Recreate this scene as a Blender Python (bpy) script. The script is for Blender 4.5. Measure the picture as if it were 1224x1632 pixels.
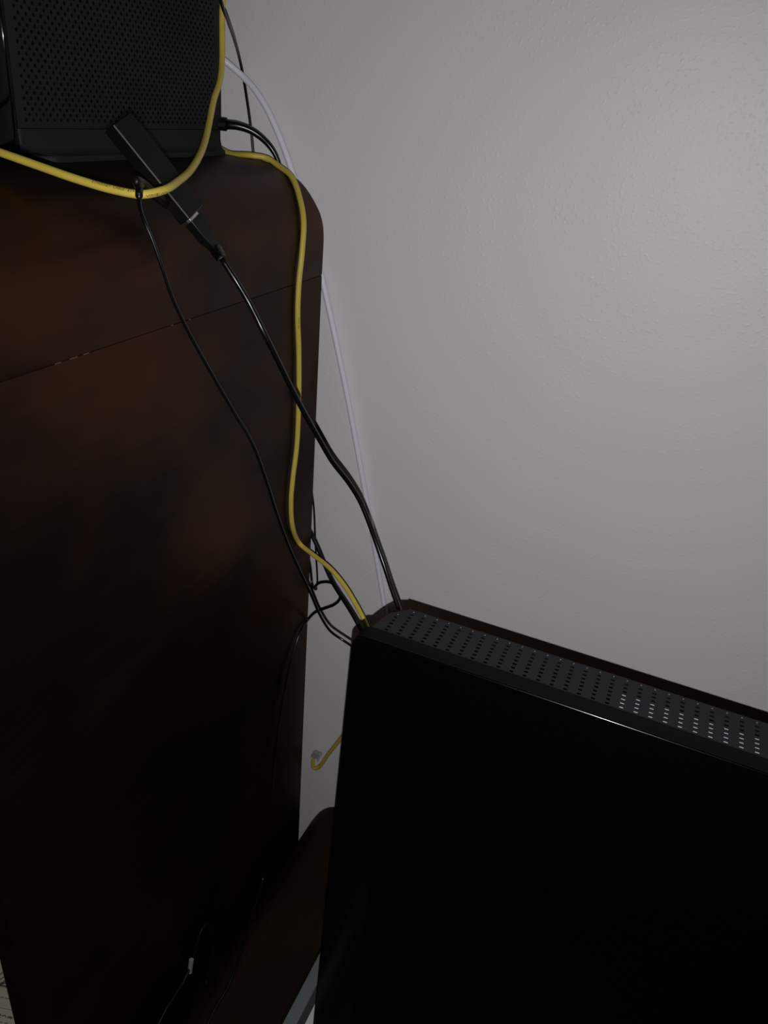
import bpy, bmesh, math, random
from mathutils import Vector, Matrix

for _o in list(bpy.data.objects):
    bpy.data.objects.remove(_o, do_unlink=True)
scene = bpy.context.scene
COL = scene.collection
random.seed(4)

# ------------------------------------------------------------------ camera
CAM = {'loc': [0.42361, -0.885, 1.5], 'right': [0.916058, 0.390601, 0.090935], 'down': [0.259137, -0.403442, -0.877544], 'fwd': [-0.306082, 0.827445, -0.470795]}
cam_data = bpy.data.cameras.new('camera')
cam = bpy.data.objects.new('camera', cam_data)
COL.objects.link(cam)
_r, _d, _f = Vector(CAM['right']), Vector(CAM['down']), Vector(CAM['fwd'])
_m = Matrix((_r, -_d, -_f)).transposed().to_4x4()
_m.translation = Vector(CAM['loc'])
cam.matrix_world = _m
cam_data.sensor_fit = 'VERTICAL'
cam_data.sensor_height = 36.0
cam_data.lens = 1240.0 / 1632.0 * 36.0
cam_data.clip_start = 0.01
scene.camera = cam

# ------------------------------------------------------------------ world, flash, exposure
world = bpy.data.worlds.new('world')
scene.world = world
world.use_nodes = True
world.node_tree.nodes['Background'].inputs[0].default_value = (1.0, 0.86, 0.72, 1)
world.node_tree.nodes['Background'].inputs[1].default_value = 0.0015

flash_data = bpy.data.lights.new('flash', 'SPOT')           # the phone's flash, 22 mm below its lens
flash_data.energy = 14.8
flash_data.color = (1.0, 0.985, 0.99)
flash_data.shadow_soft_size = 0.0011
flash_data.spot_size = math.radians(150)
flash_data.spot_blend = 1.0
flash = bpy.data.objects.new('flash', flash_data)
COL.objects.link(flash)
_m2 = _m.copy()
_m2.translation = Vector(CAM['loc']) + _d * 0.022
flash.matrix_world = _m2

scene.view_settings.view_transform = 'Standard'
scene.view_settings.look = 'None'
scene.view_settings.gamma = 1.0
scene.view_settings.exposure = 0.0
scene.view_settings.use_curve_mapping = False

# ------------------------------------------------------------------ helpers
def obj(name, bm, mat, parent=None, smooth=False, auto=None):
    me = bpy.data.meshes.new(name)
    bm.normal_update()
    bm.to_mesh(me)
    bm.free()
    o = bpy.data.objects.new(name, me)
    COL.objects.link(o)
    if mat is not None:
        me.materials.append(mat)
    if smooth:
        for p in me.polygons:
            p.use_smooth = True
    if auto is not None:
        for p in me.polygons:
            p.use_smooth = True
        bm2 = bmesh.new(); bm2.from_mesh(me)
        for e in bm2.edges:
            if len(e.link_faces) == 2 and e.calc_face_angle(0) > math.radians(auto):
                e.smooth = False
        bm2.to_mesh(me); bm2.free()
    if parent is not None:
        o.parent = parent
    return o

def tag(o, label, cat, group=None):
    o['label'] = label
    o['category'] = cat
    if group:
        o['group'] = group
    return o

def thing(name, label, cat, loc=(0, 0, 0), group=None):
    o = bpy.data.objects.new(name, None)
    COL.objects.link(o)
    o.location = loc
    o.empty_display_size = 0.05
    return tag(o, label, cat, group)

def keep(o):
    """children are modelled in world coordinates: cancel the parent's offset"""
    bpy.context.view_layer.update()
    o.matrix_parent_inverse = o.parent.matrix_world.inverted()
    return o

def struct(name, bm, mat):
    o = obj(name, bm, mat)
    o['kind'] = 'structure'
    return o

def box_bm(x0, x1, y0, y1, z0, z1, bev=0.0, seg=3):
    bm = bmesh.new()
    bmesh.ops.create_cube(bm, size=1)
    for v in bm.verts:
        v.co = Vector(((x0 + x1) / 2 + v.co.x * (x1 - x0), (y0 + y1) / 2 + v.co.y * (y1 - y0), (z0 + z1) / 2 + v.co.z * (z1 - z0)))
    if bev > 0:
        bmesh.ops.bevel(bm, geom=list(bm.edges), offset=bev, segments=seg, profile=0.5, affect='EDGES')
    return bm

def smooth_path(pts, step=0.004):
    P = [Vector(p) for p in pts]
    P = [P[0] * 2 - P[1]] + P + [P[-1] * 2 - P[-2]]
    out = []
    for i in range(1, len(P) - 2):
        p0, p1, p2, p3 = P[i - 1], P[i], P[i + 1], P[i + 2]
        t0 = 0.0
        t1 = t0 + max((p1 - p0).length, 1e-6) ** 0.5
        t2 = t1 + max((p2 - p1).length, 1e-6) ** 0.5
        t3 = t2 + max((p3 - p2).length, 1e-6) ** 0.5
        n = max(2, int((p2 - p1).length / step))
        for k in range(n):
            t = t1 + (t2 - t1) * k / n
            a1 = p0 * ((t1 - t) / (t1 - t0)) + p1 * ((t - t0) / (t1 - t0))
            a2 = p1 * ((t2 - t) / (t2 - t1)) + p2 * ((t - t1) / (t2 - t1))
            a3 = p2 * ((t3 - t) / (t3 - t2)) + p3 * ((t - t2) / (t3 - t2))
            b1 = a1 * ((t2 - t) / (t2 - t0)) + a2 * ((t - t0) / (t2 - t0))
            b2 = a2 * ((t3 - t) / (t3 - t1)) + a3 * ((t - t1) / (t3 - t1))
            out.append(b1 * ((t2 - t) / (t2 - t1)) + b2 * ((t - t1) / (t2 - t1)))
    out.append(P[-2])
    return out

def tube_bm(pts, r, n=14, step=0.004, raw=False):
    """sweep a circle along the points; r is a radius or a function of 0..1"""
    P = [Vector(p) for p in pts] if raw else smooth_path(pts, step)
    bm = bmesh.new()
    rings = []
    T = (P[1] - P[0]).normalized()
    N = T.orthogonal().normalized()
    for i, p in enumerate(P):
        if 0 < i < len(P) - 1:
            t = (P[i + 1] - P[i - 1]).normalized()
        elif i == 0:
            t = (P[1] - P[0]).normalized()
        else:
            t = (P[-1] - P[-2]).normalized()
        N = (N - t * N.dot(t)).normalized()
        B = t.cross(N)
        rr = r(i / (len(P) - 1)) if callable(r) else r
        rings.append([bm.verts.new(p + (N * math.cos(2 * math.pi * k / n) + B * math.sin(2 * math.pi * k / n)) * rr) for k in range(n)])
    for a, b in zip(rings, rings[1:]):
        for k in range(n):
            bm.faces.new((a[k], a[(k + 1) % n], b[(k + 1) % n], b[k]))
    bm.faces.new(list(reversed(rings[0])))
    bm.faces.new(rings[-1])
    return bm

def prism_bm(profile, y0, y1):
    """closed x-z profile extruded along y"""
    bm = bmesh.new()
    a = [bm.verts.new((x, y0, z)) for x, z in profile]
    b = [bm.verts.new((x, y1, z)) for x, z in profile]
    n = len(profile)
    for i in range(n):
        bm.faces.new((a[i], a[(i + 1) % n], b[(i + 1) % n], b[i]))
    bm.faces.new(a)
    bm.faces.new(list(reversed(b)))
    bmesh.ops.recalc_face_normals(bm, faces=list(bm.faces))
    return bm

def rrect(x0, x1, y0, y1, r, n=6):
    out = []
    for cx, cy, a0 in ((x1 - r, y1 - r, 0), (x0 + r, y1 - r, 90), (x0 + r, y0 + r, 180), (x1 - r, y0 + r, 270)):
        for k in range(n + 1):
            a = math.radians(a0 + 90 * k / n)
            out.append((cx + r * math.cos(a), cy + r * math.sin(a)))
    return out

def loft_bm(loops, cap0=True, cap1=True):
    bm = bmesh.new()
    L = [[bm.verts.new(p) for p in lp] for lp in loops]
    n = len(L[0])
    for a, b in zip(L, L[1:]):
        for k in range(n):
            bm.faces.new((a[k], a[(k + 1) % n], b[(k + 1) % n], b[k]))
    if cap0: bm.faces.new(list(reversed(L[0])))
    if cap1: bm.faces.new(L[-1])
    bmesh.ops.recalc_face_normals(bm, faces=list(bm.faces))
    return bm

def hole_cell(bm, to3, depth, c, half, hole):
    """one rectangular cell of a plate with a hole (list of 8 offsets) and the hole's walls"""
    cx, cy = c
    hx, hy = half
    outer = [(hx, 0), (hx, hy), (0, hy), (-hx, hy), (-hx, 0), (-hx, -hy), (0, -hy), (hx, -hy)]
    A = [bm.verts.new(to3(cx + u, cy + v, 0)) for u, v in outer]
    B = [bm.verts.new(to3(cx + u, cy + v, 0)) for u, v in hole]
    D_ = [bm.verts.new(to3(cx + u, cy + v, depth)) for u, v in hole]
    for k in range(8):
        j = (k + 1) % 8
        bm.faces.new((A[k], A[j], B[j], B[k]))
        bm.faces.new((B[k], B[j], D_[j], D_[k]))

def plain_cell(bm, to3, u0, u1, v0, v1):
    bm.faces.new([bm.verts.new(to3(u, v, 0)) for u, v in ((u0, v0), (u1, v0), (u1, v1), (u0, v1))])

# ------------------------------------------------------------------ materials
def mat(name, color, rough=0.5, spec=0.5, metal=0.0, coat=0.0, coat_rough=0.1, trans=0.0):
    m = bpy.data.materials.new(name)
    m.use_nodes = True
    b = m.node_tree.nodes['Principled BSDF']
    b.inputs['Base Color'].default_value = (*color, 1)
    b.inputs['Roughness'].default_value = rough
    b.inputs['Specular IOR Level'].default_value = spec
    b.inputs['Metallic'].default_value = metal
    b.inputs['Coat Weight'].default_value = coat
    b.inputs['Coat Roughness'].default_value = coat_rough
    b.inputs['Transmission Weight'].default_value = trans
    return m

def nodes(m):
    nt = m.node_tree
    return nt, nt.nodes['Principled BSDF'], nt.nodes.new, nt.links.new

def coords(nt, scale):
    tc = nt.nodes.new('ShaderNodeTexCoord')
    mp = nt.nodes.new('ShaderNodeMapping')
    mp.inputs['Scale'].default_value = scale
    nt.links.new(tc.outputs['Object'], mp.inputs['Vector'])
    return mp.outputs['Vector']

def noise(nt, vec, scale, detail=4, rough=0.5):
    n = nt.nodes.new('ShaderNodeTexNoise')
    n.inputs['Scale'].default_value = scale
    n.inputs['Detail'].default_value = detail
    n.inputs['Roughness'].default_value = rough
    nt.links.new(vec, n.inputs['Vector'])
    return n.outputs['Fac']

def ramp(nt, fac, stops):
    r = nt.nodes.new('ShaderNodeValToRGB')
    e = r.color_ramp.elements
    while len(e) < len(stops):
        e.new(0.5)
    for el, (p, c) in zip(e, stops):
        el.position = p
        el.color = (*c, 1)
    nt.links.new(fac, r.inputs['Fac'])
    return r.outputs['Color']

def bump(nt, height, strength, dist, target):
    b = nt.nodes.new('ShaderNodeBump')
    b.inputs['Strength'].default_value = strength
    b.inputs['Distance'].default_value = dist
    nt.links.new(height, b.inputs['Height'])
    nt.links.new(b.outputs['Normal'], target)

# painted wall with a light knock-down / orange-peel texture
M_WALL = mat('wall_paint', (0.78, 0.75, 0.765), 0.47, 0.47)
nt, B, new, link = nodes(M_WALL)
vec = coords(nt, (1, 1, 1))
big = noise(nt, vec, 9.0, 3)
fine = noise(nt, vec, 250.0, 1, 0.4)
peaks = ramp(nt, fine, [(0.56, (0, 0, 0)), (0.78, (1, 1, 1))])
patch = ramp(nt, big, [(0.38, (0.35, 0.35, 0.35)), (0.62, (1, 1, 1))])
mul = new('ShaderNodeMath'); mul.operation = 'MULTIPLY'
link(peaks, mul.inputs[0]); link(patch, mul.inputs[1])
bump(nt, mul.outputs[0], 0.42, 0.0006, B.inputs['Normal'])
col = ramp(nt, noise(nt, vec, 5.0, 2), [(0.35, (0.765, 0.74, 0.765)), (0.65, (0.785, 0.757, 0.772))])
link(col, B.inputs['Base Color'])

def wood_material(name, dark, light, rough, coat, spec=0.2, tint=(1, 1, 1), sheen=0.0, shift=(0, 0, 0)):
    m = mat(name, dark, rough, spec, 0, coat, 0.28)
    nt, B, new, link = nodes(m)
    vec = coords(nt, (1.0, 1.0, 1.0))
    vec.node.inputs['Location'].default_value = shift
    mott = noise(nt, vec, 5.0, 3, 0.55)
    gv = coords(nt, (60.0, 2.0, 60.0))
    grain = noise(nt, gv, 2.0, 5, 0.6)
    mx = new('ShaderNodeMath'); mx.operation = 'MULTIPLY_ADD'
    link(grain, mx.inputs[0]); mx.inputs[1].default_value = 0.35
    link(mott, mx.inputs[2])
    col = ramp(nt, mx.outputs[0], [(0.60, dark), (0.84, light)])
    link(col, B.inputs['Base Color'])
    # uneven lacquer: slow waves in the bump; gloss patches are placed to paint reflected light
    wav = noise(nt, coords(nt, (1.0, 0.45, 1.3)), 11.0, 2, 0.5)
    b1 = new('ShaderNodeBump'); b1.inputs['Strength'].default_value = 1.0; b1.inputs['Distance'].default_value = 0.0018
    link(wav, b1.inputs['Height'])
    b2 = new('ShaderNodeBump'); b2.inputs['Strength'].default_value = 0.12; b2.inputs['Distance'].default_value = 0.0006
    link(grain, b2.inputs['Height']); link(b1.outputs['Normal'], b2.inputs['Normal'])
    link(b2.outputs['Normal'], B.inputs['Normal'])
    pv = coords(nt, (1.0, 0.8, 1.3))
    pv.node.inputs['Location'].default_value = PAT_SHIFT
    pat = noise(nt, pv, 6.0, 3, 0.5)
    if sheen > 0:                                           # warm sheen; strong and weak patches paint in bright and dim reflection
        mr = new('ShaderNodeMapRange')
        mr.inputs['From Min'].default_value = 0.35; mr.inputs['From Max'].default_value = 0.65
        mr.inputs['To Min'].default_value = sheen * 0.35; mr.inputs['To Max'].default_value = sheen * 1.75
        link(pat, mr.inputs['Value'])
        gl = new('ShaderNodeBsdfGlossy')
        gl.inputs['Color'].default_value = (*tint, 1); gl.inputs['Roughness'].default_value = 0.35
        link(b2.outputs['Normal'], gl.inputs['Normal'])
        mxs = new('ShaderNodeMixShader')
        link(mr.outputs['Result'], mxs.inputs[0]); link(B.outputs[0], mxs.inputs[1]); link(gl.outputs[0], mxs.inputs[2])
        out = [n for n in nt.nodes if n.type == 'OUTPUT_MATERIAL'][0]
        link(mxs.outputs[0], out.inputs['Surface'])
    return m

WOOD_SHIFT = (1.11, 1.83, 1.29)  # sets the pale stain upper left and dark stain lower, painting in light falloff
PAT_SHIFT = (0.37, 0.61, 0.43)  # sets sheen strong upper left, weak mid panel, painting in the reflected light
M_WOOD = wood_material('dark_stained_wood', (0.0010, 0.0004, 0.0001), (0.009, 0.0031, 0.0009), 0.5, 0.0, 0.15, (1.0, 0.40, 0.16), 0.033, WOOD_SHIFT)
M_WOOD_LOW = wood_material('walnut_stained_wood', (0.011, 0.006, 0.002), (0.024, 0.0125, 0.0048), 0.6, 0.0, 0.15)
M_GAP = mat('black_gap', (0.004, 0.003, 0.003), 0.9, 0.1)
M_CHIP = mat('bare_wood', (0.06, 0.042, 0.032), 0.6)
M_YELLOW = mat('yellow_pvc', (0.60, 0.47, 0.068), 0.42, 0.4)
M_WHITE_CABLE = mat('white_pvc', (0.80, 0.79, 0.88), 0.4, 0.4)
M_BLACK_CABLE = mat('black_pvc', (0.0025, 0.0025, 0.003), 0.27, 0.5)
M_BLACK_MATTE = mat('black_matte_cable', (0.003, 0.003, 0.0035), 0.5, 0.25)
M_PLASTIC = mat('router_plastic', (0.0105, 0.0108, 0.0108), 0.6, 0.22)
M_STICK = mat('stick_plastic', (0.0036, 0.0038, 0.0039), 0.42, 0.26)
M_GLOSS = mat('gloss_black', (0.0007, 0.0007, 0.0008), 0.07, 0.12)
M_BEZEL = mat('bezel_black', (0.0009, 0.001, 0.0011), 0.17, 0.3)
M_SCREEN = mat('screen_black', (0.0004, 0.0006, 0.0006), 0.3, 0.2)
M_VENT = mat('vent_plastic', (0.0165, 0.0165, 0.0185), 0.6, 0.2)
M_INSIDE = mat('inside_black', (0.002, 0.002, 0.002), 0.9, 0.1)
M_SHIELD = mat('zinc_shield', (0.72, 0.78, 0.80), 0.45, 0.5, 0.15)
M_SILVER = mat('nickel', (0.62, 0.57, 0.52), 0.33, 0.5, 0.9)
M_CLEAR = mat('clear_plug', (0.75, 0.78, 0.82), 0.15, 0.5, 0, 0, 0.1, 0.75)
M_INK = mat('black_ink', (0.035, 0.032, 0.012), 0.6, 0.2)
M_TAGWHITE = mat('white_tag', (0.28, 0.29, 0.28), 0.6)
M_GREY = mat('grey_painted_metal', (0.17, 0.20, 0.205), 0.5, 0.3)
M_DARKGREY = mat('dark_rubber', (0.05, 0.055, 0.055), 0.6, 0.2)
M_WHITE = mat('white_laminate', (0.70, 0.70, 0.69), 0.5, 0.3)
M_PIN = mat('grey_pin', (0.10, 0.10, 0.105), 0.45, 0.4)
M_RIM = mat('matt_rim', (0.0030, 0.0030, 0.0032), 0.7, 0.10)
M_TABLE = mat('dark_table', (0.008, 0.007, 0.006), 0.5, 0.25)
M_FLOOR = mat('floor_carpet', (0.10, 0.085, 0.07), 0.95, 0.1)
M_CEIL = mat('ceiling_paint', (0.6, 0.59, 0.57), 0.9, 0.1)
nt, B, new, link = nodes(M_FLOOR)
bump(nt, noise(nt, coords(nt, (1, 1, 1)), 300.0, 3), 0.6, 0.003, B.inputs['Normal'])

M_PAPER = mat('printed_paper', (0.36, 0.335, 0.265), 0.85, 0.15)
M_PRINT = mat('paper_ink', (0.09, 0.083, 0.07), 0.8, 0.1)

# ------------------------------------------------------------------ room
struct('wall_back', box_bm(-1.6, 2.6, 0.0, 0.1, 0, 2.45), M_WALL)
struct('floor', box_bm(-1.7, 2.7, -3.1, 0.1, -0.1, 0.0), M_FLOOR)
struct('baseboard_back', box_bm(1.4, 2.6, -0.012, 0.0, 0.0, 0.09, 0.003, 2), M_CEIL)

# ------------------------------------------------------------------ tall cabinet with a curved top
FRONT, REAR, SEAM = -0.5905, -0.035, 1.3045
CURVE = [(-0.0991, 1.4217), (-0.086, 1.4208), (-0.074, 1.4187), (-0.061, 1.4157), (-0.0491, 1.4118), (-0.0405, 1.4077), (-0.0324, 1.4025),
         (-0.0255, 1.3969), (-0.0197, 1.3908), (-0.0148, 1.3850), (-0.0105, 1.3790), (-0.0066, 1.3730), (-0.0036, 1.3660), (-0.0015, 1.3585),
         (-0.0004, 1.3502), (0.0, 1.3420), (0.0, SEAM + 0.0020), (-0.0006, SEAM + 0.0004)]
W = -0.78                                                   # left side of the cabinet
cab = thing('cabinet', 'tall dark brown wooden cabinet with a rounded curved top edge', 'cabinet', (W / 2, -0.32, 0))
outer = [(-0.128, 1.4225)] + CURVE
right_side = list(outer)
left_side = [(W - x, z) for x, z in reversed(outer)]
inner_r = [(-0.022, SEAM + 0.0004), (-0.022, 1.345), (-0.034, 1.375), (-0.06, 1.392), (-0.128, 1.400)]
inner_l = [(W - x, z) for x, z in reversed(inner_r)]
top_bm = prism_bm(right_side + inner_r + inner_l + left_side, FRONT, REAR)
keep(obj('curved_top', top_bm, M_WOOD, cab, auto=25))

def lean(z):
    return (SEAM - z) * 0.0125                              # the side leans out a little towards its foot

def side_panel(x_out, sgn):
    bm = bmesh.new()
    rr = 0.0035
    prof = []                                               # plan outline of the panel, rounded at its front edge
    for k in range(7):
        a = math.radians(90 * k / 6)
        prof.append((-rr + rr * math.sin(a), FRONT + rr - rr * math.cos(a)))
    prof += [(0.0, REAR), (-0.0235, REAR), (-0.0235, FRONT + 0.0015), (-0.022, FRONT)]
    zs = [0.0, SEAM - 0.0020, SEAM - 0.0004]
    loops = []
    for i, z in enumerate(zs):
        ins = 0.0006 if i == 2 else 0.0
        loops.append([bm.verts.new((x_out + sgn * (x - (ins if x > -0.001 else 0) + lean(z) * max(0, y - FRONT - 0.01) / (REAR - FRONT)), y, z)) for x, y in prof])
    n = len(prof)
    for a, b in zip(loops, loops[1:]):
        for k in range(n):
            bm.faces.new((a[k], a[(k + 1) % n], b[(k + 1) % n], b[k]))
    bm.faces.new(loops[0]); bm.faces.new(loops[-1])
    bmesh.ops.recalc_face_normals(bm, faces=list(bm.faces))
    return bm
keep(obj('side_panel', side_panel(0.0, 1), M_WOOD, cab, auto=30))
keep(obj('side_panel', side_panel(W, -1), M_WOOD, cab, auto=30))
keep(obj('seam_strip', box_bm(-0.021, -0.0012, FRONT + 0.004, REAR, SEAM - 0.0008, SEAM + 0.0008), M_GAP, cab))
bm = bmesh.new()                                            # worn spots along the joint
for y0, ln in ((-0.4335, 0.006), (-0.448, 0.008), (-0.463, 0.006), (-0.299, 0.003), (-0.325, 0.003)):
    b2 = box_bm(-0.0009, -0.0002, y0, y0 + ln, SEAM - 0.0006, SEAM + 0.0004, 0.0002, 1)
    me = bpy.data.meshes.new('tmp'); b2.to_mesh(me); b2.free(); bm.from_mesh(me)
keep(obj('worn_edge', bm, M_CHIP, cab))['kind'] = 'stuff'
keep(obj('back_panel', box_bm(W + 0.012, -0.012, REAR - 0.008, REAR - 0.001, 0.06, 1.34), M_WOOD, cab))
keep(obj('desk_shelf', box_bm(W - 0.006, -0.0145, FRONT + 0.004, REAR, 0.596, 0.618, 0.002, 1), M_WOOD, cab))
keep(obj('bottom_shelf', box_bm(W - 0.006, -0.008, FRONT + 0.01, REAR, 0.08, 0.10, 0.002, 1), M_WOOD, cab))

# printed sheets on the shelf inside the cabinet
def sheet(name, label, corners, z, thick, strokes):
    t = thing(name, label, 'paper', (corners[0][0], corners[0][1], z))
    bm = bmesh.new()
    a = [bm.verts.new((x, y, z)) for x, y in corners]
    b = [bm.verts.new((x, y, z + thick)) for x, y in corners]
    for i in range(4):
        bm.faces.new((a[i], a[(i + 1) % 4], b[(i + 1) % 4], b[i]))
    bm.faces.new(a); bm.faces.new(list(reversed(b)))
    bmesh.ops.recalc_face_normals(bm, faces=list(bm.faces))
    keep(obj('page', bm, M_PAPER, t))
    bm = bmesh.new()
    for pts, w in strokes:
        for (x0, y0), (x1, y1) in zip(pts, pts[1:]):
            d = Vector((x1 - x0, y1 - y0, 0)); nrm = Vector((-d.y, d.x, 0)).normalized() * w / 2
            q = [Vector((x0, y0, 0)) + nrm, Vector((x0, y0, 0)) - nrm, Vector((x1, y1, 0)) - nrm, Vector((x1, y1, 0)) + nrm]
            bm.faces.new([bm.verts.new((p.x, p.y, z + thick + 0.0002)) for p in q])
    bmesh.ops.recalc_face_normals(bm, faces=list(bm.faces))
    o = keep(obj('print', bm, M_PRINT, t)); o['kind'] = 'stuff'
    return t
def on_page(u, v):                                          # the sheets lie turned a little on the shelf
    return (-0.0795 + 0.963 * u - 0.262 * v, -0.5592 + 0.262 * u + 0.963 * v)
rows = [([on_page(-0.14, -0.0202), on_page(0.038, -0.0202)], 0.0005)]
for j in range(26):
    u = -0.14 + 0.0066 * j
    rows.append(([on_page(u, -0.0102), on_page(u + 0.0040 + 0.0008 * (j % 3), -0.0100)], 0.0009))
    rows.append(([on_page(u, -0.0334), on_page(u + 0.0046 - 0.0008 * (j % 2), -0.0332)], 0.0009))
    w = 0.0012 + 0.0011 * (j % 3)
    rows.append(([on_page(u, -0.0277), on_page(u + 0.0030, -0.0262 - 0.0008 * (j % 2)), on_page(u + 0.0052, -0.0280)], w))
sheet('printed_page', 'beige printed page lying on the shelf in front of a sketched sheet', [on_page(-0.15, -0.038), on_page(0.0405, -0.038), on_page(0.0405, 0), on_page(-0.15, 0)], 0.6183, 0.0006, rows)
twigs = [([(-0.125, -0.566), (-0.0894, -0.5497), (-0.0872, -0.5400)], 0.0015), ([(-0.112, -0.566), (-0.0852, -0.5537), (-0.0828, -0.5480)], 0.0015),
         ([(-0.0850, -0.5590), (-0.0795, -0.5565), (-0.0795, -0.5500)], 0.0022), ([(-0.1000, -0.5637), (-0.0784, -0.5577), (-0.0700, -0.5552)], 0.0022), ([(-0.0825, -0.5558), (-0.0755, -0.5540)], 0.0012)]
sheet('sketched_sheet', 'grey paper sheet with dark branch sketch behind the printed page', [on_page(-0.15, 0.0004), on_page(0.045, 0.0004), on_page(0.045, 0.17), on_page(-0.15, 0.17)], 0.6183, 0.0006, twigs)

# ------------------------------------------------------------------ modem router on the cabinet
RX, RF, RB = -0.13, -0.3455, -0.0515                        # right face, front and back of the housing
ZB, ZT = 1.4485, 1.668
mod = thing('modem_router', 'black upright modem router with perforated side on the cabinet top', 'router', (-0.16, -0.19, 1.4225))
bm = bmesh.new()
to3 = lambda u, v, d: (RX - d, u, v)                        # u along y, v along z
pu, pv = 0.0079, 0.0040
u0, u1, v0, v1 = RF, RB, ZB, ZT
hole = [(0.00155 * math.cos(math.radians(45 * k)), 0.00150 * math.sin(math.radians(45 * k))) for k in range(8)]
vr0 = v0 + 0.0042
nrow = int((v1 - 0.006 - vr0) / pv)
plain_cell(bm, to3, u0, u1, v0, vr0)
for r in range(nrow):
    va, vb = vr0 + r * pv, vr0 + (r + 1) * pv
    off = 0.006 + (pu / 2 if r % 2 else 0)
    n = int((u1 - 0.004 - u0 - off) / pu)
    plain_cell(bm, to3, u0, u0 + off, va, vb)
    for c in range(n):
        hole_cell(bm, to3, 0.0006, (u0 + off + (c + 0.5) * pu, (va + vb) / 2), (pu / 2, pv / 2), hole)
    plain_cell(bm, to3, u0 + off + n * pu, u1, va, vb)
plain_cell(bm, to3, u0, u1, vr0 + nrow * pv, v1)
bmesh.ops.remove_doubles(bm, verts=list(bm.verts), dist=1e-6)
bmesh.ops.recalc_face_normals(bm, faces=list(bm.faces))
o = keep(obj('perforated_side', bm, M_PLASTIC, mod)); o['label'] = 'matt black side drilled with rows of small holes'
keep(obj('inner_core', box_bm(-0.186, RX - 0.0065, RF + 0.002, RB - 0.003, ZB, ZT - 0.004), M_INSIDE, mod))
keep(obj('left_side', box_bm(-0.190, -0.1865, RF, RB, ZB, ZT, 0.0008, 2), M_PLASTIC, mod))
keep(obj('top_cover', box_bm(-0.190, RX, RF, RB, ZT, ZT + 0.004, 0.001, 2), M_PLASTIC, mod))
keep(obj('rear_panel', box_bm(-0.190, RX, RB, RB + 0.0035, ZB, ZT, 0.001, 2), M_PLASTIC, mod))
def foot_loop(x0, x1, y0, y1, z, r):
    return [(x, y, z) for x, y in rrect(x0, x1, y0, y1, r, 7)]
foot = loft_bm([foot_loop(-0.1895, RX, RF + 0.0005, RB + 0.003, ZB - 0.0006, 0.003), foot_loop(-0.1895, RX, RF + 0.0005, RB + 0.003, 1.4368, 0.003),
                foot_loop(-0.190, -0.1290, -0.343, RB + 0.0035, 1.4335, 0.004), foot_loop(-0.192, -0.1265, -0.338, -0.0465, 1.4305, 0.010),
                foot_loop(-0.195, -0.1230, -0.332, -0.0445, 1.4285, 0.016), foot_loop(-0.198, -0.1195, -0.326, -0.0425, 1.4272, 0.022),
                foot_loop(-0.1985, -0.1190, -0.325, -0.0420, 1.4262, 0.022), foot_loop(-0.1985, -0.1190, -0.325, -0.0420, 1.4225, 0.022)])
keep(obj('foot', foot, M_PLASTIC, mod, auto=35))
keep(obj('front_trim', box_bm(-0.1895, RX + 0.0002, -0.3498, RF - 0.0002, 1.4312, ZT + 0.003, 0.0011, 4), M_GLOSS, mod, auto=50))['label'] = 'thin glossy black trim'
keep(obj('front_panel', box_bm(-0.1905, RX + 0.0010, -0.3735, -0.3502, 1.4325, ZT + 0.004, 0.0016, 4), M_GLOSS, mod, auto=50))['label'] = 'glossy black front panel'

# ------------------------------------------------------------------ cables
def cable(name, label, pts, r, m, cat='cable', group=None, step=0.004):
    o = obj(name, tube_bm(pts, r, 16, step), m, None, smooth=True)
    return tag(o, label, cat, group)

def lettering(cab_o, pts, r, text, start, size, up, m):
    """print wrapped onto a cable: start is the arc length of the first letter, up is the side it faces"""
    P = smooth_path(pts, 0.003)
    S = [0.0]
    for a, b in zip(P, P[1:]):
        S.append(S[-1] + (b - a).length)
    def at(s):
        for i in range(len(P) - 1):
            if S[i + 1] >= s:
                f = (s - S[i]) / max(S[i + 1] - S[i], 1e-9)
                t = (P[min(i + 2, len(P) - 1)] - P[max(i - 1, 0)]).normalized()
                return P[i].lerp(P[i + 1], f), t
        return P[-1], (P[-1] - P[-2]).normalized()
    cu = bpy.data.curves.new('tmp_text', 'FONT')
    cu.body = text
    cu.size = size
    cu.resolution_u = 2
    to = bpy.data.objects.new('tmp_text', cu)
    COL.objects.link(to)
    dg = bpy.context.evaluated_depsgraph_get()
    me = bpy.data.meshes.new_from_object(to.evaluated_get(dg))
    bpy.data.objects.remove(to)
    bm = bmesh.new(); bm.from_mesh(me)
    bmesh.ops.triangulate(bm, faces=list(bm.faces))
    bmesh.ops.subdivide_edges(bm, edges=[e for e in bm.edges if e.calc_length() > size * 0.15], cuts=3, use_grid_fill=True)
    bmesh.ops.triangulate(bm, faces=list(bm.faces))
    for v in bm.verts:
        p, t = at(start + v.co.x)
        n = up - t * up.dot(t); n.normalize()
        b = n.cross(t)
        a = (v.co.y - size * 0.35) / r
        v.co = p + (n * math.cos(a) + b * math.sin(a)) * (r + 0.00009)
    o = obj('printed_lettering', bm, m, cab_o)
    o['label'] = 'small black printed lettering'
    o['kind'] = 'stuff'
    return o

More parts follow.
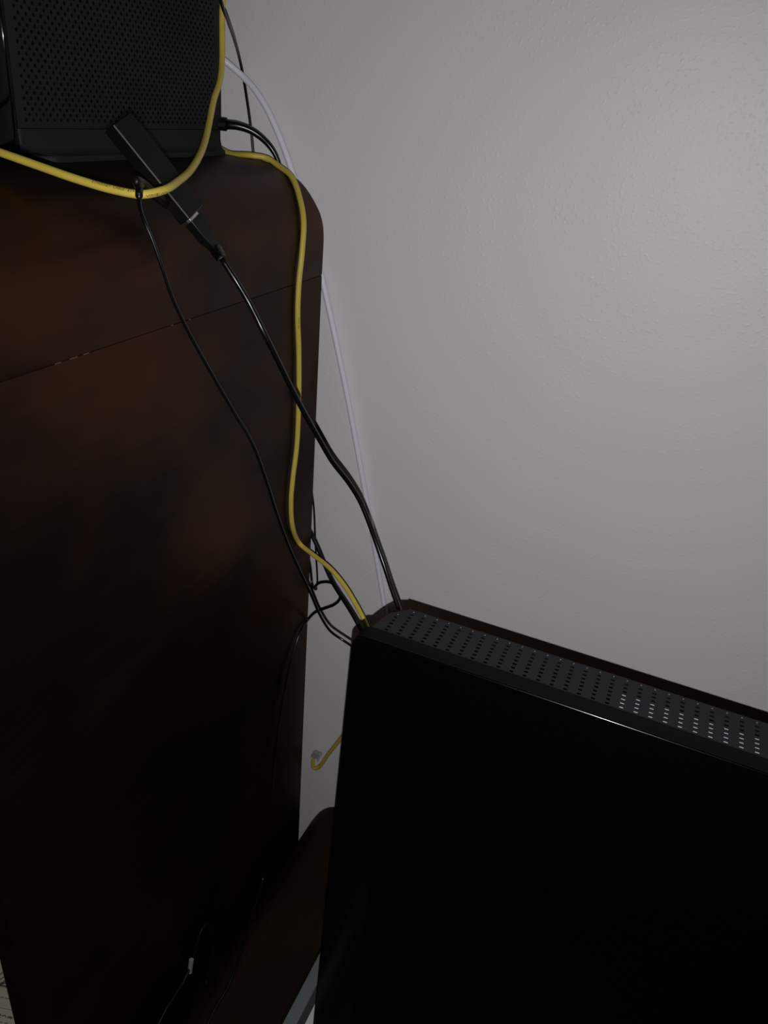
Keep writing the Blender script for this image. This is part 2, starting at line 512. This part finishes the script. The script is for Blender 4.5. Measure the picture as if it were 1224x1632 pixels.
YELLOW_A = [
    (-0.1231, -0.4077, 1.4412), (-0.0812, -0.4129, 1.4367), (-0.0474, -0.4118, 1.4315), (-0.0143, -0.4108, 1.4265),
    (0.0163, -0.4077, 1.4227), (0.0367, -0.4025, 1.4218), (0.0425, -0.3864, 1.4241), (0.0288, -0.3473, 1.4273),
    (0.0089, -0.3045, 1.4306), (-0.0129, -0.2596, 1.4385), (-0.0375, -0.214, 1.4497), (-0.0579, -0.1766, 1.465),
    (-0.0721, -0.1488, 1.4807), (-0.0844, -0.1189, 1.4987), (-0.0943, -0.1004, 1.5164), (-0.1001, -0.0913, 1.5362),
    (-0.1035, -0.0859, 1.5585), (-0.101, -0.0848, 1.5908)]
YELLOW_B = [
    (-0.145, -0.03, 1.4272), (-0.1273, -0.036, 1.4234), (-0.0934, -0.0436, 1.4252), (-0.078, -0.0345, 1.4237),
    (-0.0592, -0.039, 1.4171), (-0.0363, -0.0509, 1.4097), (-0.0133, -0.0714, 1.3896), (-0.0007, -0.0852, 1.3702),
    (0.0042, -0.0951, 1.3401), (0.0043, -0.0999, 1.3067), (0.0047, -0.1008, 1.2718), (0.0052, -0.0953, 1.2266),
    (0.0059, -0.0917, 1.1634), (0.0065, -0.0932, 1.1061), (0.0069, -0.1008, 1.0658), (0.0073, -0.104, 1.0314),
    (0.0078, -0.0971, 0.9913), (0.0082, -0.0745, 0.955), (0.0345, -0.085, 0.9514), (0.0684, -0.1, 0.9481),
    (0.0941, -0.11, 0.9362), (0.1152, -0.12, 0.9222), (0.1343, -0.13, 0.907), (0.1487, -0.12, 0.8572),
    (0.1347, -0.08, 0.7563), (0.0765, -0.032, 0.5985), (0.0526, -0.024, 0.5429), (0.0324, -0.02, 0.4964),
    (0.0248, -0.02, 0.4926), (0.0235, -0.02, 0.518)]
WHITE = [
    (-0.1498, -0.03, 1.524), (-0.1394, -0.022, 1.5155), (-0.1248, -0.015, 1.5045), (-0.1079, -0.014, 1.4915),
    (-0.0918, -0.014, 1.4738), (-0.0789, -0.014, 1.4543), (-0.0666, -0.014, 1.4325), (-0.0558, -0.014, 1.4103),
    (-0.0433, -0.013, 1.3808), (-0.0273, -0.012, 1.3367), (-0.0128, -0.011, 1.2982), (0.0033, -0.009, 1.2467),
    (0.0221, -0.008, 1.1853), (0.0373, -0.007, 1.1328), (0.0527, -0.007, 1.0784), (0.0661, -0.007, 1.0306),
    (0.0799, -0.007, 0.981), (0.0948, -0.007, 0.9246), (0.1117, -0.007, 0.8608), (0.1294, -0.007, 0.7941),
    (0.1469, -0.007, 0.7053)]
BLACK_TOP = [
    (-0.0738, -0.14, 1.5841), (-0.0784, -0.125, 1.5633), (-0.087, -0.102, 1.5523), (-0.108, -0.058, 1.5398),
    (-0.1244, -0.021, 1.5227), (-0.1291, -0.0055, 1.506), (-0.1223, -0.008, 1.4828), (-0.1166, -0.01, 1.4605),
    (-0.1123, -0.011, 1.4377), (-0.1088, -0.012, 1.4144)]
POWER = [
    (-0.125, -0.047, 1.4535), (-0.1151, -0.043, 1.4539), (-0.1021, -0.036, 1.4513), (-0.0908, -0.03, 1.4453),
    (-0.0797, -0.026, 1.436), (-0.0729, -0.023, 1.4261), (-0.0687, -0.021, 1.4151), (-0.0646, -0.02, 1.3993)]
POWER_PLUG = [(-0.1331, -0.05, 1.4537), (-0.1242, -0.047, 1.4536)]
USB = [
    (0.044, -0.4135, 1.4274), (0.0495, -0.4208, 1.4237), (0.0448, -0.4146, 1.4153), (0.0447, -0.4105, 1.4057),
    (0.0489, -0.4078, 1.3928), (0.0535, -0.4044, 1.3746), (0.0572, -0.3981, 1.3513), (0.064, -0.3876, 1.323),
    (0.0757, -0.3734, 1.2871), (0.0875, -0.3623, 1.2566), (0.1016, -0.3549, 1.2284), (0.1115, -0.3474, 1.1928),
    (0.1159, -0.3358, 1.1573), (0.1224, -0.3211, 1.1151), (0.1286, -0.3044, 1.0766), (0.1341, -0.2904, 1.0447),
    (0.1389, -0.2766, 1.0126), (0.1488, -0.2681, 0.9894), (0.1606, -0.2632, 0.9797), (0.1731, -0.2656, 0.9778),
    (0.2021, -0.2821, 0.9832)]
HDMI = [
    (0.0559, -0.3305, 1.3711), (0.0679, -0.3288, 1.3558), (0.0789, -0.3251, 1.3382), (0.0925, -0.3241, 1.3163),
    (0.1012, -0.3173, 1.2948), (0.1115, -0.3062, 1.2651), (0.1206, -0.2978, 1.2422), (0.1318, -0.2857, 1.2137),
    (0.1418, -0.2767, 1.1912), (0.1549, -0.2662, 1.1692), (0.1661, -0.2608, 1.1502), (0.1776, -0.2615, 1.1309),
    (0.1891, -0.2633, 1.1096), (0.2025, -0.2694, 1.0901), (0.2166, -0.2797, 1.0734), (0.228, -0.2882, 1.0617),
    (0.2412, -0.3015, 1.0511), (0.2513, -0.3096, 1.0302)]
BLACK_A = [
    (-0.0118, -0.02, 0.9544), (0.0062, -0.03, 0.9413), (0.0186, -0.035, 0.9271), (0.0345, -0.045, 0.9117),
    (0.0501, -0.055, 0.8996), (0.0674, -0.07, 0.8965), (0.0873, -0.085, 0.8919), (0.108, -0.1, 0.8851),
    (0.1287, -0.11, 0.8684)]
BLACK_C = [(-0.0122, -0.012, 1.0158), (-0.0053, -0.012, 0.9801), (-0.001, -0.012, 0.9384), (0.0033, -0.012, 0.8974), (0.0082, -0.014, 0.8563), (0.0071, -0.016, 0.8482)]
LOOP = [
    (-0.0155, -0.018, 0.9264), (-0.0023, -0.02, 0.889), (0.0058, -0.026, 0.8624), (0.0117, -0.032, 0.8602),
    (0.0202, -0.036, 0.8731), (0.0309, -0.038, 0.8806), (0.0427, -0.04, 0.8842), (0.0527, -0.042, 0.8824),
    (0.0601, -0.045, 0.8761), (0.0603, -0.047, 0.8655), (0.0531, -0.049, 0.8554), (0.0397, -0.049, 0.8446),
    (0.0257, -0.048, 0.8328), (0.0089, -0.0387, 0.8072), (0.009, -0.0541, 0.8045), (0.0091, -0.067, 0.7958),
    (0.0093, -0.081, 0.7768), (0.0095, -0.0946, 0.7518), (0.0099, -0.1062, 0.7193), (0.0103, -0.1177, 0.6827),
    (0.0108, -0.1273, 0.6349), (0.0114, -0.1352, 0.5841), (0.0121, -0.1393, 0.5208), (0.013, -0.1472, 0.4442),
    (0.0138, -0.1615, 0.371), (0.0333, -0.2267, 0.3795), (0.0564, -0.2905, 0.4048), (0.0658, -0.3229, 0.4095),
    (0.071, -0.3543, 0.4099), (0.0712, -0.3818, 0.41), (0.0771, -0.4227, 0.4104)]
TAGGED = [
    (0.0147, -0.4453, 0.3903), (0.0145, -0.4274, 0.4034), (0.0144, -0.4056, 0.4111), (0.0144, -0.3724, 0.4141),
    (0.0143, -0.356, 0.4241), (0.014, -0.3401, 0.4492), (0.0138, -0.3259, 0.4659), (0.0139, -0.3128, 0.4594),
    (0.0142, -0.3032, 0.4326), (0.0145, -0.2996, 0.4062), (0.0147, -0.302, 0.3846), (0.015, -0.3127, 0.358),
    (0.0153, -0.3232, 0.3356), (0.0339, -0.3725, 0.3823), (0.0595, -0.4283, 0.4079)]
TAG = [(0.0145, -0.3541, 0.4326), (0.0147, -0.3579, 0.4169)]
STICK = {'p0': [-0.02694, -0.352, 1.46111], 'ax': [0.54948, 0.34406, -0.76138], 'nl': [0.10406, -0.93236, -0.34622], 'nr': [0.829, -0.11101, 0.54811], 'length': 0.0855}

ya = cable('ethernet_cable', 'yellow network cable looping in front of the modem router and over the streaming stick', YELLOW_A, 0.0030, M_YELLOW, group='yellow network cables')
lettering(ya, YELLOW_A, 0.0030, 'ETHERNET  CABLE   E19', 0.1257, 0.0031, Vector((0.35, -0.75, 1.0)), M_INK)
lettering(ya, YELLOW_A, 0.0030, 'VERIFIED CAT5E 24AWG', 0.1653, 0.0026, Vector((0.5, -1.0, -0.35)), M_INK)
yb = cable('ethernet_cable', 'yellow network cable running down the cabinet side and behind the television', YELLOW_B, 0.0031, M_YELLOW, group='yellow network cables')
lettering(yb, YELLOW_B, 0.0031, 'CAT5E  4PR', 0.288, 0.0024, Vector((0.8, -0.75, 0.2)), M_INK)
# clear plug on its loose end
e = Vector(YELLOW_B[-1])
pl = obj('clear_plug', box_bm(-0.0058, 0.0058, -0.004, 0.004, -0.002, 0.012, 0.0006, 2), M_CLEAR, yb)
pl.location = e + Vector((0.0022, 0, 0.0005)); pl.rotation_euler = (0, math.radians(24), math.radians(20))
pl['label'] = 'clear plastic plug on the loose end'
clip_bm = box_bm(-0.003, 0.003, -0.0007, 0.0007, -0.006, 0.010, 0.0003, 1)
cl = obj('latch', clip_bm, M_CLEAR, pl); cl.location = (0.0072, 0, 0.002); cl.rotation_euler = (0, math.radians(28), math.radians(90))

cable('coaxial_cable', 'thick white cable running down the wall beside the cabinet', WHITE, 0.0036, M_WHITE_CABLE)
cable('thin_cord', 'thin black cord dropping past the router behind the white cable', BLACK_TOP, 0.0017, M_BLACK_CABLE)
pw = cable('power_cord', 'black cord plugged into the back of the modem router', POWER, lambda t: 0.0049 - 0.0023 * min(1, t / 0.8), M_BLACK_CABLE)
bm = tube_bm([Vector(POWER_PLUG[0]) , Vector(POWER_PLUG[0]).lerp(Vector(POWER_PLUG[1]), 0.85), Vector(POWER_PLUG[1])], 0.0066, 18, raw=True)
obj('plug', bm, M_BLACK_MATTE, pw, auto=40)

usb = cable('usb_cord', 'thin black cord hanging from the streaming stick to the television', USB, 0.00145, M_BLACK_CABLE)
hd = cable('hdmi_extension', 'black video extension cable from the streaming stick to the television top', HDMI, 0.00245, M_BLACK_CABLE)
cable('black_cord', 'black cord slanting behind the yellow cable between cabinet and television', BLACK_A, 0.0033, M_BLACK_MATTE)
bc = cable('hanging_cord', 'short thin black cord hanging straight down behind the cabinet edge', BLACK_C, 0.0014, M_BLACK_MATTE)
bm = bmesh.new(); bmesh.ops.create_icosphere(bm, subdivisions=2, radius=0.0030, matrix=Matrix.Translation(Vector(BLACK_C[-1])))
obj('tip', bm, M_BLACK_MATTE, bc, smooth=True)
cable('looped_cord', 'black cord curled in a small ring then hanging down the cabinet side', LOOP, 0.0019, M_BLACK_CABLE)
tg = cable('tagged_cord', 'black cord with a small white tag low on the cabinet side', TAGGED, 0.0019, M_BLACK_MATTE)
d = Vector(TAG[1]) - Vector(TAG[0])
t_bm = tube_bm([Vector(TAG[0]) - d * 0.2, Vector(TAG[0]), Vector(TAG[1]), Vector(TAG[1]) + d * 0.15], 0.0033, 8, raw=True)
obj('tag', t_bm, M_TAGWHITE, tg)['label'] = 'small white tag wrapped round the cord'

# ------------------------------------------------------------------ streaming stick hanging from its cables
p0, ax, nl, nr = (Vector(STICK[k]) for k in ('p0', 'ax', 'nl', 'nr'))
LEN = STICK['length']
def on_stick(s, left, right):
    """s along the stick, left = depth below the left face, right = depth below the right face (metres)"""
    return p0 + ax * s - nl * left - nr * right
def stick_bm(s0, s1, l0, l1, r0, r1, bev, seg=2):
    bm = box_bm(s0, s1, l0, l1, r0, r1, bev, seg)
    for v in bm.verts:
        v.co = on_stick(*v.co)
    bmesh.ops.recalc_face_normals(bm, faces=list(bm.faces))
    return bm
st = thing('streaming_stick', 'black media streaming stick with a bright edge hanging over the cabinet top', 'streaming stick', p0)
keep(obj('body', stick_bm(0, LEN, 0, 0.027, 0, 0.0125, 0.0008, 1), M_STICK, st))
keep(obj('video_plug', stick_bm(LEN - 0.001, LEN + 0.0026, 0.0012, 0.0150, 0.0010, 0.0058, 0.0004, 2), M_SILVER, st, auto=60))['label'] = 'silver video plug'

# moulded socket of the extension cable
sec = [(LEN + 0.0026, 0.0005, 0.0165, 0.0003, 0.0090), (LEN + 0.020, 0.0005, 0.0165, 0.0003, 0.0090), (LEN + 0.0225, 0.0010, 0.0150, 0.0010, 0.0085), (LEN + 0.034, 0.0050, 0.0115, 0.0030, 0.0085)]
loops = []
for s, l0, l1, r0, r1 in sec:
    loops.append([on_stick(s, l, r) for l, r in rrect(l0, l1, r0, r1, 0.0005, 1)])
obj('socket', loft_bm(loops), M_STICK, hd, auto=35)
e0 = Vector(HDMI[0]); tip = on_stick(LEN + 0.033, 0.0082, 0.0057)
dirr = (Vector(HDMI[1]) - e0).normalized()
bm = bmesh.new()
rel = []
q0, q1 = tip, e0 + dirr * 0.002
N_ = 26
for i in range(N_ + 1):
    rel.append(q0.lerp(q1, i / N_))
obj('strain_relief', tube_bm(rel, lambda t: 0.0046 - 0.0012 * t + (0.0009 if int(t * 9.99) % 3 == 0 else 0.0), 16, raw=True), M_BLACK_CABLE, hd, auto=40)
# micro plug of the thin cord, pushed into the stick's left side
u0_ = Vector(USB[0])
q = on_stick(0.070, 0.0105, 0.013)
mid_ = q.lerp(u0_, 0.5)
bm = tube_bm([on_stick(0.0685, 0.012, 0.0105), on_stick(0.0685, 0.012, 0.016), u0_ + (u0_ - mid_) * 0.1 + Vector((0, 0, 0.004)), u0_, Vector(USB[1])],
             lambda t: 0.0046 - 0.0020 * t, 14, 0.0015)
obj('micro_plug', bm, M_STICK, usb, smooth=True)

# ------------------------------------------------------------------ television
TX0, TX1, TZ0, TZ1 = 0.2346, 1.285, 0.505, 1.1187
tv = thing('television', 'large black flat television seen from above with vent slots along its top', 'television', (0.76, -0.38, 0.40))
LEAN = 0.0103
def bez_loop(ins, y, rad):
    pts = rrect(TX0 + ins, TX1 - ins, TZ0 + ins, TZ1 - ins, rad, 8)
    return [(x - (LEAN * (TZ1 - z) if x < 0.7 else 0), y, z) for x, z in pts]
loops = [bez_loop(0.0012, -0.4005, 0.012), bez_loop(0.0, -0.4020, 0.0125), bez_loop(0.0, -0.4160, 0.0125)]
keep(obj('rim', loft_bm(loops, True, False), M_RIM, tv, auto=40))['label'] = 'matt black rim'
loops = [bez_loop(0.0, -0.4160, 0.0125), bez_loop(0.0, -0.4162, 0.0125)]
for k in range(1, 7):
    a = math.radians(15 * k)
    loops.append(bez_loop(0.0018 * (1 - math.cos(a)), -0.4162 - 0.0018 * math.sin(a), 0.0122))
loops += [bez_loop(0.0448, -0.4180, 0.003), bez_loop(0.0455, -0.4155, 0.003)]
keep(obj('bezel', loft_bm(loops, False, False), M_BEZEL, tv, auto=40))['label'] = 'glossy black frame'
keep(obj('screen', box_bm(TX0 + 0.038, TX1 - 0.044, -0.4154, -0.412, TZ0 + 0.044, TZ1 - 0.044), M_SCREEN, tv))

VZ = 1.1165
YR, YF, XL = -0.3600, -0.4005, 0.2438
corner = [(XL, YF), (0.2450, -0.3928), (0.2470, -0.3820), (0.2503, -0.3722), (0.2540, -0.3668), (0.2590, -0.3630), (0.2650, -0.3609), (0.2720, YR)]
# rear housing: follows the vent's outline down and fills out lower
def house_loop(z, out):
    pts = corner + [(TX1 - 0.012, YR), (TX1 - 0.009, YF)]
    return [(x + (0.002 if i < 8 else 0) * 0 - (LEAN * (VZ - z) if i < 8 else 0), y + (out if y > YF + 0.002 else 0), z) for i, (x, y) in enumerate(pts)]
hb = loft_bm([house_loop(VZ - 0.0001, 0), house_loop(VZ - 0.030, 0), house_loop(VZ - 0.16, 0.004), house_loop(TZ0 + 0.02, 0.012)], False, True)
keep(obj('rear_housing', hb, M_BLACK_MATTE, tv, auto=30))
# vent grille: 8 rows of slots in columns
bm = bmesh.new()
toV = lambda u, v, d: (u, v, VZ - d)
cu_, rv = 0.01056, 0.0049
x_first = 0.25575
ncol = int((TX1 - 0.03 - x_first) / cu_)
y_edge = [YF + 0.0015 + k * rv for k in range(9)]
slot = [(0.0015, 0), (0.0015, 0.00125), (0, 0.00125), (-0.0015, 0.00125), (-0.0015, 0), (-0.0015, -0.00125), (0, -0.00125), (0.0015, -0.00125)]
rnd = [(0.0013 * math.cos(math.radians(45 * k)), 0.0013 * math.sin(math.radians(45 * k))) for k in range(8)]
xs0 = x_first + cu_ / 2                                     # grid starts after the first, cornered column
for c in range(1, ncol):
    xc = x_first + c * cu_
    plain_cell(bm, toV, xc - cu_ / 2, xc + cu_ / 2, YF, y_edge[0])
    for k in range(8):
        hole_cell(bm, toV, 0.0005, (xc, (y_edge[k] + y_edge[k + 1]) / 2), (cu_ / 2, rv / 2), rnd if k == 7 else slot)
    if y_edge[8] < YR - 1e-5:
        plain_cell(bm, toV, xc - cu_ / 2, xc + cu_ / 2, y_edge[8], YR)
# first column: five slots then the rounded corner
xa, xb = x_first - 0.0045, xs0
for k in range(6):
    yc = (y_edge[k] + y_edge[k + 1]) / 2
    hw = (xb - xa) / 2
    sl = [(u + x_first - (xa + xb) / 2, v) for u, v in (rnd if k == 5 else slot)]
    hole_cell(bm, toV, 0.0005, ((xa + xb) / 2, yc), (hw, rv / 2), sl)
plain_cell(bm, toV, xa, xb, YF, y_edge[0])
def fan(pts):
    bm.faces.new([bm.verts.new(toV(u, v, 0)) for u, v in pts])
fan([(XL, YF), (xa, YF), (xa, y_edge[6]), (0.2503, -0.3722), (0.2470, -0.3820), (0.2450, -0.3928)])
fan([(xa, y_edge[6]), (xb, y_edge[6]), (xb, -0.3622), (0.2590, -0.3630), (0.2540, -0.3668), (0.2503, -0.3722)])
bmesh.ops.remove_doubles(bm, verts=list(bm.verts), dist=1e-6)
for f in bm.faces:
    if f.normal.z < -0.5: f.normal_flip()
o = keep(obj('vent_grille', bm, M_VENT, tv)); o['label'] = 'charcoal strip of small slots in columns'
bm = bmesh.new()
for c in range(0, ncol):
    xc = x_first + c * cu_
    k = 5 if c == 0 else 7
    bmesh.ops.create_icosphere(bm, subdivisions=1, radius=0.0010, matrix=Matrix.Translation((xc + 0.0001, (y_edge[k] + y_edge[k + 1]) / 2 + 0.0002, VZ - 0.0007)))
o = keep(obj('vent_pins', bm, M_PIN, tv, smooth=True)); o['kind'] = 'stuff'
keep(obj('vent_lining', box_bm(0.2530, TX1 - 0.015, YF + 0.001, YR - 0.001, VZ - 0.032, VZ - 0.0285), M_INSIDE, tv))
keep(obj('inner_shield', box_bm(0.4385, TX1 - 0.02, -0.3930, -0.3655, VZ - 0.0105, VZ - 0.0092), M_SHIELD, tv))['label'] = 'bright metal shield seen through the slots'
keep(obj('neck', box_bm(0.70, 0.82, -0.40, -0.365, 0.415, 0.56, 0.006, 3), M_BEZEL, tv))
keep(obj('pedestal', loft_bm([[(x, y, 0.3992) for x, y in rrect(0.48, 1.04, -0.50, -0.26, 0.05)], [(x, y, 0.412) for x, y in rrect(0.48, 1.04, -0.50, -0.26, 0.05)],
     [(x, y, 0.417) for x, y in rrect(0.49, 1.03, -0.49, -0.27, 0.045)]]), M_BEZEL, tv, auto=40))

# ------------------------------------------------------------------ low furniture below
UNIT = [(0.0165, 0.0), (0.0165, 0.3255), (0.0205, 0.3430), (0.0274, 0.3596), (0.0350, 0.3760), (0.0444, 0.3896), (0.0540, 0.3995), (0.0652, 0.4060), (0.076, 0.4070), (0.1565, 0.4070), (0.158, 0.4055), (0.158, 0.0)]
low = thing('low_unit', 'low brown wooden unit with a rounded shoulder between cabinet and television table', 'cabinet', (0.09, -0.4, 0))
keep(obj('body', prism_bm(UNIT, -0.75, -0.006), M_WOOD_LOW, low, auto=25))
tab = thing('television_table', 'grey edged dark topped table under the television', 'table', (0.7, -0.4, 0))
keep(obj('edge_strip', box_bm(0.1585, 0.176, -0.72, -0.02, 0.36, 0.3995, 0.001, 2), M_GREY, tab))['label'] = 'grey metal edge strip'
keep(obj('gasket', box_bm(0.1762, 0.185, -0.72, -0.02, 0.36, 0.3985), M_DARKGREY, tab))['label'] = 'dark groove strip'
keep(obj('table_top', box_bm(0.1852, 1.38, -0.72, -0.02, 0.36, 0.3990, 0.001, 2), M_TABLE, tab))
sheet_o = obj('paper_sheet', box_bm(0.1856, 0.232, -0.372, -0.10, 0.3991, 0.3996), M_WHITE)
tag(sheet_o, 'white paper lying on the dark table beside its grey edge strip', 'paper')
for x in (0.18, 1.33):
    for y in (-0.70, -0.07):
        keep(obj('leg', box_bm(x, x + 0.04, y, y + 0.04, 0, 0.36, 0.002, 2), M_GREY, tab))
